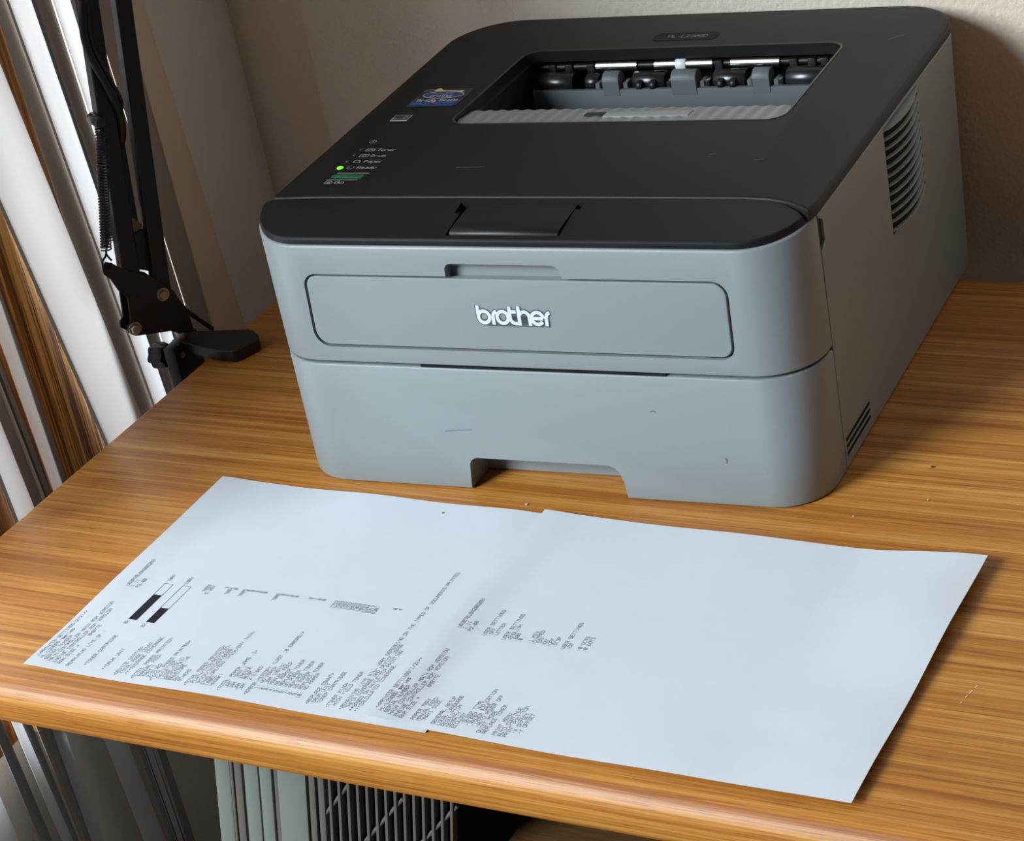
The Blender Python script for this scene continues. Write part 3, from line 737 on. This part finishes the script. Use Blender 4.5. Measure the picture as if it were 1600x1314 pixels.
# ---- output tray and rollers inside the opening
# ribbed front bar, leaning back into the tray
nb = 200; rings = []
bx0, bx1 = -0.1125, 0.1190
for i in range(nb+1):
    x = bx0 + (bx1-bx0)*i/nb
    rib = 0.00075*(0.5+0.5*math.cos(2*math.pi*(x-bx0)/0.0095))
    e = min(x-bx0, bx1-x); cap = 0.012*(1-math.sqrt(max(0, 1-(1-min(1, e/0.012))**2)))
    y0_ = 0.1722 + cap*0.9
    prof = [(0.212, 0.140), (y0_, 0.140), (y0_, 0.1738), (y0_+0.0006, 0.1752), (y0_+0.0022, 0.1757)]
    for k in range(6):
        t = k/5; yy = y0_+0.0032 + (0.2035-y0_-0.0032)*t
        zz = 0.1756 - 0.0008*t - 0.0008*t*t - rib*(1 if k > 0 else 0.4)
        prof.append((yy, zz))
    prof += [(0.2075, 0.165), (0.212, 0.150)]
    rings.append([(x, y, z) for y, z in prof])
v, f = loft(rings)
ob = pyd('ribbed_tray_bar', v, f, M_TRAYBAR, pr, 50)
bevel_box('paper_stop', (0.060, 0.010, 0.002), mat('clear_grey_tab', (0.24, 0.245, 0.24), 0.25, 0.5), pr, (0.022, 0.1905, 0.1743), 0.0006, rot=('X', R(-3)))
bevel_box('stop_slot', (0.014, 0.007, 0.0012), M_BLACK, pr, (-0.015, 0.1905, 0.1747), 0.0003, rot=('X', R(-3)))
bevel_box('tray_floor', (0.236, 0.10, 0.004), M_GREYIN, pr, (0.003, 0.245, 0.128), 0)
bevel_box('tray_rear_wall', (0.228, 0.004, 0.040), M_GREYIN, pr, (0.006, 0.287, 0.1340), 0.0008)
bevel_box('tray_side', (0.006, 0.10, 0.050), M_BLACK, pr, (-0.1135, 0.250, 0.145), 0.0005)
bevel_box('tray_side', (0.006, 0.10, 0.050), M_BLACK, pr, (0.1195, 0.250, 0.145), 0.0005)
bevel_box('cavity_back', (0.240, 0.003, 0.060), M_BLACK, pr, (0.003, 0.3265, 0.140), 0)
def finger(x0, x1):
    P = [(0.2845, 0.150), (0.2845, 0.1600)] + [(0.2905+0.006*math.cos(R(a)), 0.1600+0.006*math.sin(R(a))) for a in range(180, -1, -20)] + [(0.2965, 0.150)]
    rings = [[(x, y+0, z-i_) for y, z in P] for x, i_ in ((x0, 0.0005), (x0+0.0006, 0), (x1-0.0006, 0), (x1, 0.0005))]
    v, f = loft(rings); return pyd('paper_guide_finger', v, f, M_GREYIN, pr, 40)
for a, b in ((-0.0525, -0.0405), (-0.0010, 0.0170), (0.0580, 0.0700)): finger(a, b)
for a, b, r_ in ((-0.1050, -0.0780, 0.0078), (-0.0690, -0.0590, 0.0060), (-0.0325, -0.0085, 0.0070), (0.0275, 0.0505, 0.0070), (0.0800, 0.1080, 0.0078)):
    cyl('exit_roller', (a, 0.2960, 0.1560), (b, 0.2960, 0.1560), r_, M_ROLL, pr, 28, 0.0008)
for x in (-0.058, -0.037, -0.0045, 0.020, 0.024, 0.0545, 0.0735, 0.077):
    bevel_box('roller_bracket', (0.0035, 0.010, 0.010), M_GREYIN if x not in (-0.0045, 0.024, 0.077) else M_ROLL, pr, (x, 0.2930, 0.1530), 0.0008)
for x in (-0.026, -0.016, 0.034, 0.043):
    cyl('pinch_wheel', (x-0.002, 0.2890, 0.1555), (x+0.002, 0.2890, 0.1555), 0.004, M_BLACK, pr, 16, 0.0005)
cyl('drive_shaft', (-0.112, 0.3060, 0.1640), (0.117, 0.3060, 0.1640), 0.0026, M_BLACK, pr, 18)
for a, b in ((-0.0640, -0.0330), (-0.0195, 0.0235), (0.0370, 0.0720)):
    cyl('bright_shaft', (a, 0.3060, 0.1640), (b, 0.3060, 0.1640), 0.0042, M_STEEL, pr, 20)
cyl('shaft_clip', (-0.0035, 0.3060, 0.1640), (0.0040, 0.3060, 0.1640), 0.0056, mat('white_clip', (0.7, 0.72, 0.72), 0.4), pr, 8, 0.0006)
for x in (-0.098, -0.085, -0.068, 0.028, 0.082, 0.095, 0.104):
    bevel_box('shaft_bearing', (0.006, 0.008, 0.011), M_BLACK, pr, (x, 0.3060, 0.1615), 0.001)

# ---- prints on the lid
ZT = 0.17785
top = lambda dz=0.0: (lambda a, b: (a + 0.0045 - 0.018*b, b - 0.006*a, ZT+dz))
def lid_print(name, polys, w, m=M_PRINT, dz=0.0, label=None):
    v, f = ribbon(polys, w, top(dz)); o = pyd(name, v, f, m, lid, smooth=False, fix=False)
    if label: o['label'] = label
    return o
bg_poly = rrect(-0.0245, 0.0240, 0.3150, 0.3300, (0.006, 0.006, 0.006, 0.006), 6)
flat('model_badge', [bg_poly], top(0.0001), mat('badge_black', (0.004, 0.004, 0.004), 0.6, 0.2), lid)
lid_print('model_number', text_lines('HL-L2300D', -0.0130, 0.3205, 0.0033, 0.0024, 0.0042), 0.00045, mat('badge_grey_print', (0.30, 0.30, 0.30), 0.5), 0.0002)
for i, (t, x, y) in enumerate((('Toner', -0.1465, 0.1263), ('Drum', -0.1468, 0.1169), ('Paper', -0.1470, 0.1075), ('Ready', -0.1472, 0.0976))):
    lid_print('panel_word', text_lines(t, x, y, 0.0029, 0.0021, 0.0032), 0.00048)
lid_print('panel_word', text_lines('Go', -0.1515, 0.0742, 0.0036, 0.0028, 0.0038), 0.00055)
def boxpoly(x, y, w, h): return [(x, y), (x+w, y), (x+w, y+h), (x, y+h), (x, y)]
lid_print('panel_icon', [boxpoly(-0.1553, 0.1260, 0.0062, 0.0034), [(-0.1553, 0.1294), (-0.1540, 0.1275), (-0.1522, 0.1290), (-0.1505, 0.1272), (-0.1491, 0.1294)]], 0.0004)
lid_print('panel_icon', [boxpoly(-0.1553, 0.1166, 0.0062, 0.0036), ell(-0.1522, 0.1186, 0.0014, 0.0012, 0, 360, 10)], 0.0004)
lid_print('panel_icon', [[(-0.1548, 0.1070), (-0.1503, 0.1070), (-0.1503, 0.1095), (-0.1518, 0.1110), (-0.1548, 0.1110), (-0.1548, 0.1070)], [(-0.1518, 0.1110), (-0.1518, 0.1095), (-0.1503, 0.1095)]], 0.0004)
lid_print('panel_icon', [ell(-0.1525, 0.0992, 0.0024, 0.0020, 130, 410, 16)], 0.00055)
lid_print('panel_icon', [[(-0.1588, 0.0738), (-0.1540, 0.0738), (-0.1540, 0.0765), (-0.1556, 0.0782), (-0.1588, 0.0782), (-0.1588, 0.0738)], [(-0.1575, 0.0748), (-0.1563, 0.0768), (-0.1552, 0.0748), (-0.1575, 0.0748)]], 0.0004)
lid_print('power_symbol', [ell(-0.1573, 0.1412, 0.0024, 0.0022, 120, 420, 16), [(-0.1573, 0.1415), (-0.1573, 0.1440)]], 0.0005)
lid_print('power_ring', [ell(-0.1573, 0.1415, 0.0056, 0.0056, 0, 360, 30)], 0.0005, M_BLACK)
lid_print('power_tick', [[(-0.1585, 0.1345), (-0.1565, 0.1345)], [(-0.1570, 0.1487), (-0.1550, 0.1487)]], 0.0004, M_PRINTD)
lid_print('button_line', [[(-0.1575, 0.0905), (-0.1340, 0.0905)]], 0.0005)
lid_print('button_line', [[(-0.1600, 0.0800), (-0.1372, 0.0800)]], 0.0005)
v, f = loft([[top(z-ZT)(x, y) for x, y in offset_poly(rrect(-0.1615, -0.1325, 0.0812, 0.0893, 0.0039), i_)] for z, i_ in ((0.1770, 0), (0.1779, 0.0001))])
pyd('button_surround', v, f, M_BLACK, lid)
v, f = loft([[top(z-ZT)(x, y) for x, y in offset_poly(rrect(-0.1590, -0.1350, 0.0828, 0.0876, 0.0022), i_)] for z, i_ in ((0.1775, 0), (0.1782, 0.0001), (0.1784, 0.0006))])
tag(pyd('go_button', v, f, M_GREEN, lid), 'green oblong button')
def led(name, x, y, m, r_):
    rings = [[top(z-ZT)(x+rr_*math.cos(2*math.pi*k/18), y+rr_*math.sin(2*math.pi*k/18)) for k in range(18)] for z, rr_ in ((0.1770, r_), (0.1779, r_), (0.1784, r_*0.85), (0.1787, r_*0.5))]
    v, f = loft(rings); return pyd(name, v, f, m, lid, 60)
tag(led('ready_light', -0.1600, 0.0988, M_LEDON, 0.0023), 'lit green indicator light')
for y in (0.1090, 0.1186, 0.1282): led('indicator_light', -0.1598, y, M_LEDOFF, 0.0012)
# energy rating mark
lid_print('rating_mark', [boxpoly(-0.1625, 0.1765, 0.0125, 0.0098), [(-0.1615, 0.1800), (-0.1585, 0.1820), (-0.1555, 0.1812), (-0.1530, 0.1845)], ell(-0.1530, 0.1825, 0.0016, 0.0016, 0, 360, 10)], 0.0005)
flat('rating_mark', [[(-0.1625, 0.1765), (-0.1500, 0.1765), (-0.1500, 0.1782), (-0.1625, 0.1782)]], top(0.0001), M_PRINT, lid)
# cartridge sticker
SX0, SX1, SY0, SY1 = -0.1625, -0.1240, 0.2010, 0.2330
st = flat('cartridge_sticker', [rrect(SX0, SX1, SY0, SY1, (0.002, 0.005, 0.002, 0.002), 5)], top(0.0001), M_STKDK, lid)
st['label'] = 'dark navy sticker with a white oval and yellow flash'
def stick(name, polys, w, m, dz=0.0004):
    v, f = ribbon(polys, w, top(dz)); return pyd(name, v, f, m, st, smooth=False, fix=False)
flat('blue_band', [rrect(SX0+0.0003, SX1-0.0008, SY0+0.0003, SY0+0.0125, (0.0018, 0.0045, 0.0005, 0.0005), 5)], top(0.0002), M_NAVY, st)
flat('blue_oval', [ell(-0.1428, 0.2215, 0.0155, 0.0062, 0, 360, 40)[:-1]], top(0.0002), M_NAVY, st)
stick('white_oval', [ell(-0.1428, 0.2215, 0.0155, 0.0062, 0, 360, 40)], 0.0010, M_WHITE)
flat('yellow_flash', [[(-0.1530, 0.2280), (-0.1440, 0.2287), (-0.1340, 0.2270), (-0.1300, 0.2250), (-0.1300, 0.2290), (-0.1340, 0.2282), (-0.1470, 0.2296), (-0.1498, 0.2330), (-0.1525, 0.2322)]], top(0.0005), M_YELL, st)
stick('sticker_brand', text_lines('brother', -0.1520, 0.2180, 0.0027, 0.0021, 0.0042), 0.00065, M_WHITE)
stick('sticker_line', [[(-0.1515, 0.2245), (-0.1440, 0.2245)], [(-0.1420, 0.2245), (-0.1360, 0.2245)]], 0.0008, M_PRINT)
stick('sticker_number', text_lines('TN-630', -0.1590, 0.2095, 0.0024, 0.0019, 0.0038), 0.0006, M_WHITE)
stick('sticker_number', text_lines('TN-660', -0.1415, 0.2095, 0.0024, 0.0019, 0.0038), 0.0006, M_WHITE)
stick('sticker_line', [[(-0.1600, y), (-0.1465, y)] for y in (0.2045, 0.2068)] + [[(-0.1410, y), (-0.1285, y)] for y in (0.2045, 0.2068)], 0.0011, M_LBLUE)
flat('tan_spot', [ell(-0.1447, 0.2092, 0.0018, 0.0022, 0, 360, 12)[:-1]], top(0.0005), M_TANP, st)
stick('sticker_swoosh', [ell(-0.1565, 0.2265, 0.0040, 0.0045, 170, 40, 8), [(-0.1570, 0.2280), (-0.1545, 0.2280), (-0.1530, 0.2310)]], 0.0004, M_PRINT)
# small scratches and marks
def seg(name, pts, w, m, f3_, parent):
    v, f = ribbon([pts], w, f3_); return pyd(name, v, f, m, parent, smooth=False, fix=False)
for pts in ([(0.1220, 0.1090), (0.1275, 0.1105)], [(0.090, 0.117), (0.094, 0.119)], [(0.150, 0.3050), (0.160, 0.3150)], [(-0.075, 0.099), (-0.055, 0.100)]):
    seg('lid_scratch', pts, 0.0005, M_SCRATCH, top(), lid)
ff = lambda a, b: (a, yf(b)-0.00015, b)
seg('blue_scuff', [(-0.0620, 0.0405), (-0.053, 0.0416), (-0.043, 0.0425)], 0.0007, M_SCUFF, ff, tray)
seg('dirt_mark', [(0.0798, 0.0605), (0.0815, 0.0614), (0.0832, 0.0606)], 0.0007, mat('faint_brown_mark', (0.13, 0.105, 0.08), 0.7), ff, tray)
seg('dirt_mark', [(0.1240, 0.0325), (0.1250, 0.0310), (0.1245, 0.0290)], 0.0008, mat('faint_brown_mark', (0.24, 0.21, 0.17), 0.7), ff, tray)

# the printer stands slightly skewed on the desk
SKEW = Matrix(((1, 0.018, 0, -0.0045), (0.006, 1, 0, 0), (0, 0, 1, 0), (0, 0, 0, 1)))
done = set()
for o in pr.children_recursive:
    if o.type == 'MESH' and o.data.name not in done:
        done.add(o.data.name); o.data.transform(SKEW)

# ================================================================== BOOM ARM
arm = thing('boom_arm', (-0.372, 0.168, 0), 'black metal boom arm with springs clamped to the left desk edge', 'boom arm')
E1 = Vector((0.527, 0.85, 0)).normalized(); NV = Vector((0.85, -0.527, 0)).normalized()
def AP(a, b, d=0.0):
    """point in the arm's own plane: a, b in mm, d towards the room"""
    return E1*(a/1000) + Vector((0, 0, b/1000)) + NV*(d/1000)
def plate(name, pts, d0, d1, m, parent, ins=0.5):
    # make CCW
    A = sum(pts[i-1][0]*pts[i][1]-pts[i][0]*pts[i-1][1] for i in range(len(pts)))
    if A < 0: pts = pts[::-1]
    rings = []
    for d, i_ in ((d0, ins), (d0+ins, 0), (d1-ins, 0), (d1, ins)):
        rings.append([AP(a, b, d) for a, b in offset_poly(pts, i_)])
    v, f = loft(rings); return pyd(name, v, f, m, parent, 30)
BR = [(-51.2, 89.5), (-47.5, 92.8), (-43.0, 89.6), (-37.8, 84.0), (-30.2, 76.8), (-16.2, 67.6), (-8.1, 56.6), (-2.9, 50.3), (-1.2, 41.1), (2.8, 35.2), (3.8, 13.5), (-8.1, 17.2), (-13.9, 21.8), (-27.1, 25.3), (-41.4, 29.4), (-46.3, 34.3), (-45.6, 38.9), (-42.0, 41.6), (-39.4, 59.9), (-44.1, 67.4), (-47.7, 78.5), (-51.5, 84.2)]
bracket = plate('pivot_bracket', BR, 4, 6, M_BLKMET, arm)
plate('pivot_bracket', BR[4:19], -10, -8, M_BLKMET, arm)
plate('bracket_web', [(-8, 16), (3, 15), (2.5, 36), (-1.5, 42), (-8, 40)], -8, 4, M_BLKMET, arm)
def bar(name, a0, b0, a1, b1, w, d0, d1):
    t = Vector((a1-a0, b1-b0)).normalized(); nx, ny = -t.y*w/2, t.x*w/2
    return plate(name, [(a0+nx, b0+ny), (a0-nx, b0-ny), (a1-nx, b1-ny), (a1+nx, b1+ny)], d0, d1, M_BLKMET, arm, 0.8)
bar('lower_arm', -31.0, 70, 1.0, 315, 13.5, -7, 3.5)
bar('lower_arm', -10.5, 50, 27.0, 315, 12.2, -7, 3.5)
bar('cable_channel', -20, 100, -9, 200, 16, -9, -5)
for (a, b) in ((-12.3, 51.8), (-40.4, 35.3)):
    bo = cyl('bolt', AP(a, b, 5.5), AP(a, b, 9.0), 0.0041, M_BOLT, arm, 6, 0.0006)
    cyl('washer', AP(a, b, 5.5), AP(a, b, 6.4), 0.0052, M_BOLT, arm, 24, 0.0002)
def spring(a0, b0, a1, b1, d, rad, turns):
    n = turns*10; pts = []
    A, B = AP(a0, b0, d), AP(a1, b1, d); ax = (B-A).normalized(); u = ax.cross(NV).normalized(); w = ax.cross(u)
    for i in range(n+1):
        t = i/n; ang = 2*math.pi*turns*t
        pts.append(A + (B-A)*t + (u*math.cos(ang) + w*math.sin(ang))*rad)
    tube('spring', pts, 0.00062, M_BLKMET, arm, 5)
spring(-23.8, 188, -45.0, 102, 7, 0.0038, 42)
spring(-11.4, 168, -34.7, 101, -11, 0.0038, 36)
tube('spring_hook', smooth_path([AP(-45, 102, 7), AP(-47, 98, 8), AP(-50.5, 95, 8), AP(-51, 90, 8), AP(-47, 87, 7.5), AP(-44, 91, 7)], 5), 0.0008, M_BLKMET, arm, 6)
tube('spring_hook', smooth_path([AP(-34.7, 101, -11), AP(-38, 96, -11), AP(-40, 92, -10), AP(-38, 86, -9)], 5), 0.0008, M_BLKMET, arm, 6)
cyl('spring_peg', AP(-22.5, 193, -8), AP(-22.5, 193, 9), 0.0045, M_BLKPLA, arm, 20, 0.0008)
tube('cable', smooth_path([AP(-6, 300, 5), AP(-7.8, 286, 6), AP(-15.5, 260, 7), AP(-16, 242, 7), AP(-11.5, 222, 7), AP(-8.9, 210.6, 6), AP(-6.4, 197.7, 5), AP(-6, 185.3, 3), AP(-7.8, 173.4, 0), AP(-13, 162, -6)], 6), 0.0030, M_CABLE, arm, 10)
tube('cable', smooth_path([AP(-4, 300, 6), AP(-9, 272, 7), AP(-13, 250, 8), AP(-8, 225, 8), AP(-3, 205, 6), AP(-2.5, 196, 3), AP(-5, 192, 0)], 6), 0.0014, M_CABLE, arm, 8)
plate('cable_clip', [(-15.1, 149.5), (-17.5, 137.8), (-14.0, 116.0), (-18.7, 112.7), (-23.2, 122.2)], -8, 0, M_BLKMET, arm)
plate('brass_fitting', [(-20.5, 113.5), (-15.8, 115.2), (-9.8, 105.1), (-11.7, 102.3), (-21.6, 101.0)], -7, -3, M_BRASS, arm)
plate('rear_link', [(-21.8, 100.1), (-10.5, 102.8), (-10.2, 91.3), (-14.4, 69.5), (-27.0, 77.3)], -7.5, -2, M_BLKMET, arm)
tube('cable_tail', smooth_path([AP(1.0, 38, -6), AP(4.0, 31, -8), AP(9.0, 23, -10), AP(21, 6.3, -14), AP(26, 0, -16)], 6), 0.0021, M_CABLE, arm, 8)
cyl('pivot_pin', AP(-4.5, 6, -2), AP(-4.5, 18, -2), 0.0042, M_BOLT, arm, 20, 0.0004)
# C clamp on the desk edge (local to the arm's base)
def cl(x, y, z): return (x+0.372, y-0.168, z)
CP = [(-0.3833, 0.1617), (-0.3463, 0.1520), (-0.3309, 0.1481), (-0.3205, 0.1478), (-0.3180, 0.1495), (-0.3105, 0.1650), (-0.3105, 0.1695), (-0.3140, 0.1750), (-0.3230, 0.1818), (-0.3270, 0.1830), (-0.3741, 0.1768)]
rings = [[cl(x, y, z) for x, y in offset_poly(CP, i_)] for z, i_ in ((0.0004, 0.0006), (0.0010, 0), (0.0088, 0), (0.0095, 0.0006))]
v, f = loft(rings)
clamp = pyd('desk_clamp', v, f, M_BLKMET, arm, 25)
bevel_box('clamp_back', (0.010, 0.034, 0.062), M_BLKMET, clamp, cl(-0.3775, 0.1640, -0.0215), 0.0015)
bevel_box('clamp_jaw', (0.045, 0.026, 0.006), M_BLKMET, clamp, cl(-0.3560, 0.1640, -0.0480), 0.0012)
cyl('clamp_screw', cl(-0.3950, 0.1560, -0.0010), cl(-0.3720, 0.1560, 0.0005), 0.0028, M_BOLT, clamp, 14)
def knob():
    n = 48; rings = []
    for x, s in ((-0.4000, 0.75), (-0.3985, 0.96), (-0.3965, 1.0), (-0.3900, 1.0), (-0.3870, 0.9), (-0.3860, 0.6)):
        ring = []
        for k in range(n):
            a = 2*math.pi*k/n; r_ = (0.0092 + 0.0011*math.cos(6*a))*s
            ring.append(cl(x, 0.1560 + r_*math.cos(a), -0.0010 + r_*math.sin(a)))
        rings.append(ring)
    v, f = loft(rings); return pyd('tightening_knob', v, f, M_BLKPLA, arm, 40)
knob()

# ================================================================== UNDER THE DESK
fan = thing('fan_unit', (-0.2534, -0.10, -0.238), 'pale sage plastic fan unit with slatted grille leaning under the desk', 'fan')
fan.rotation_euler = (0, R(11.65), 0); fan.scale = (0.89, 0.89, 0.89)
def fbox(name, x0, x1, y0, y1, m, z0=-0.535, z1=0.16, bev=0.002, parent=None):
    return bevel_box(name, (x1-x0, y1-y0, z1-z0), m, parent or fan, ((x0+x1)/2, (y0+y1)/2, (z0+z1)/2), bev)
fbox('side_panel', 0.0, 0.0135, 0.0, 0.20, M_APPL)
P = [(0.0135, -0.004), (0.0195, -0.002), (0.0215, 0.004), (0.0135, 0.006)]
fbox('rounded_trim', 0.0134, 0.0160, 0.000, 0.19, M_APPLW, bev=0.001)
fbox('recess_strip', 0.0160, 0.0232, 0.001, 0.19, M_APPLW)
fbox('shadow_gap', 0.0232, 0.0250, 0.003, 0.19, M_APPLW, bev=0)
fbox('front_panel', 0.0250, 0.0375, 0.001, 0.19, M_APPL)
fbox('front_panel', 0.0382, 0.0490, 0.001, 0.19, M_APPL)
fbox('corner_bead', 0.0490, 0.0540, 0.003, 0.19, M_APPLW)
fbox('front_panel', 0.0550, 0.0795, -0.001, 0.19, M_APPL)
fbox('grille_frame', 0.0800, 0.0860, 0.001, 0.19, M_APPLW)
fbox('grille_frame', 0.0866, 0.0925, 0.003, 0.19, M_APPLW)
fbox('grille_backing', 0.0925, 0.20, 0.060, 0.19, M_GAP, bev=0)
for i in range(14):
    x = 0.0965 + 0.0069*i
    fbox('grille_bar', x-0.0012, x+0.0012, 0.004+0.0016*i, 0.012+0.0016*i, M_APPLG, bev=0.0007)
for (x0, z0, x1, z1) in ((0.092, -0.010, 0.150, 0.085), (0.100, -0.055, 0.190, 0.085), (0.130, -0.070, 0.190, 0.020), (0.092, 0.060, 0.115, 0.10)):
    a_, b_ = Vector((x0, 0.0050+0.23*(x0-0.09), z0)), Vector((x1, 0.0050+0.23*(x1-0.09), z1))
    tube('grille_brace', [a_, b_], 0.0017, M_APPLG, fan, 8)
tube('grille_ring', [(0.152+0.012*math.cos(R(a)), 0.0195, -0.022+0.012*math.sin(R(a))) for a in range(0, 361, 15)], 0.0016, M_APPLG, fan, 8)

case = thing('computer_case', (-0.085, 0.16, -0.73), 'black case in deep shadow under the desk beside the fan unit', 'case')
bevel_box('case_shell', (0.09, 0.24, 0.42), M_CASE, case, (0, 0.05, 0.211), 0.004)
bevel_box('case_front', (0.085, 0.012, 0.41), M_CASE, case, (0, -0.075, 0.211), 0.004)
bevel_box('case_foot', (0.08, 0.03, 0.012), M_CASE, case, (0, -0.03, 0.004), 0.002)
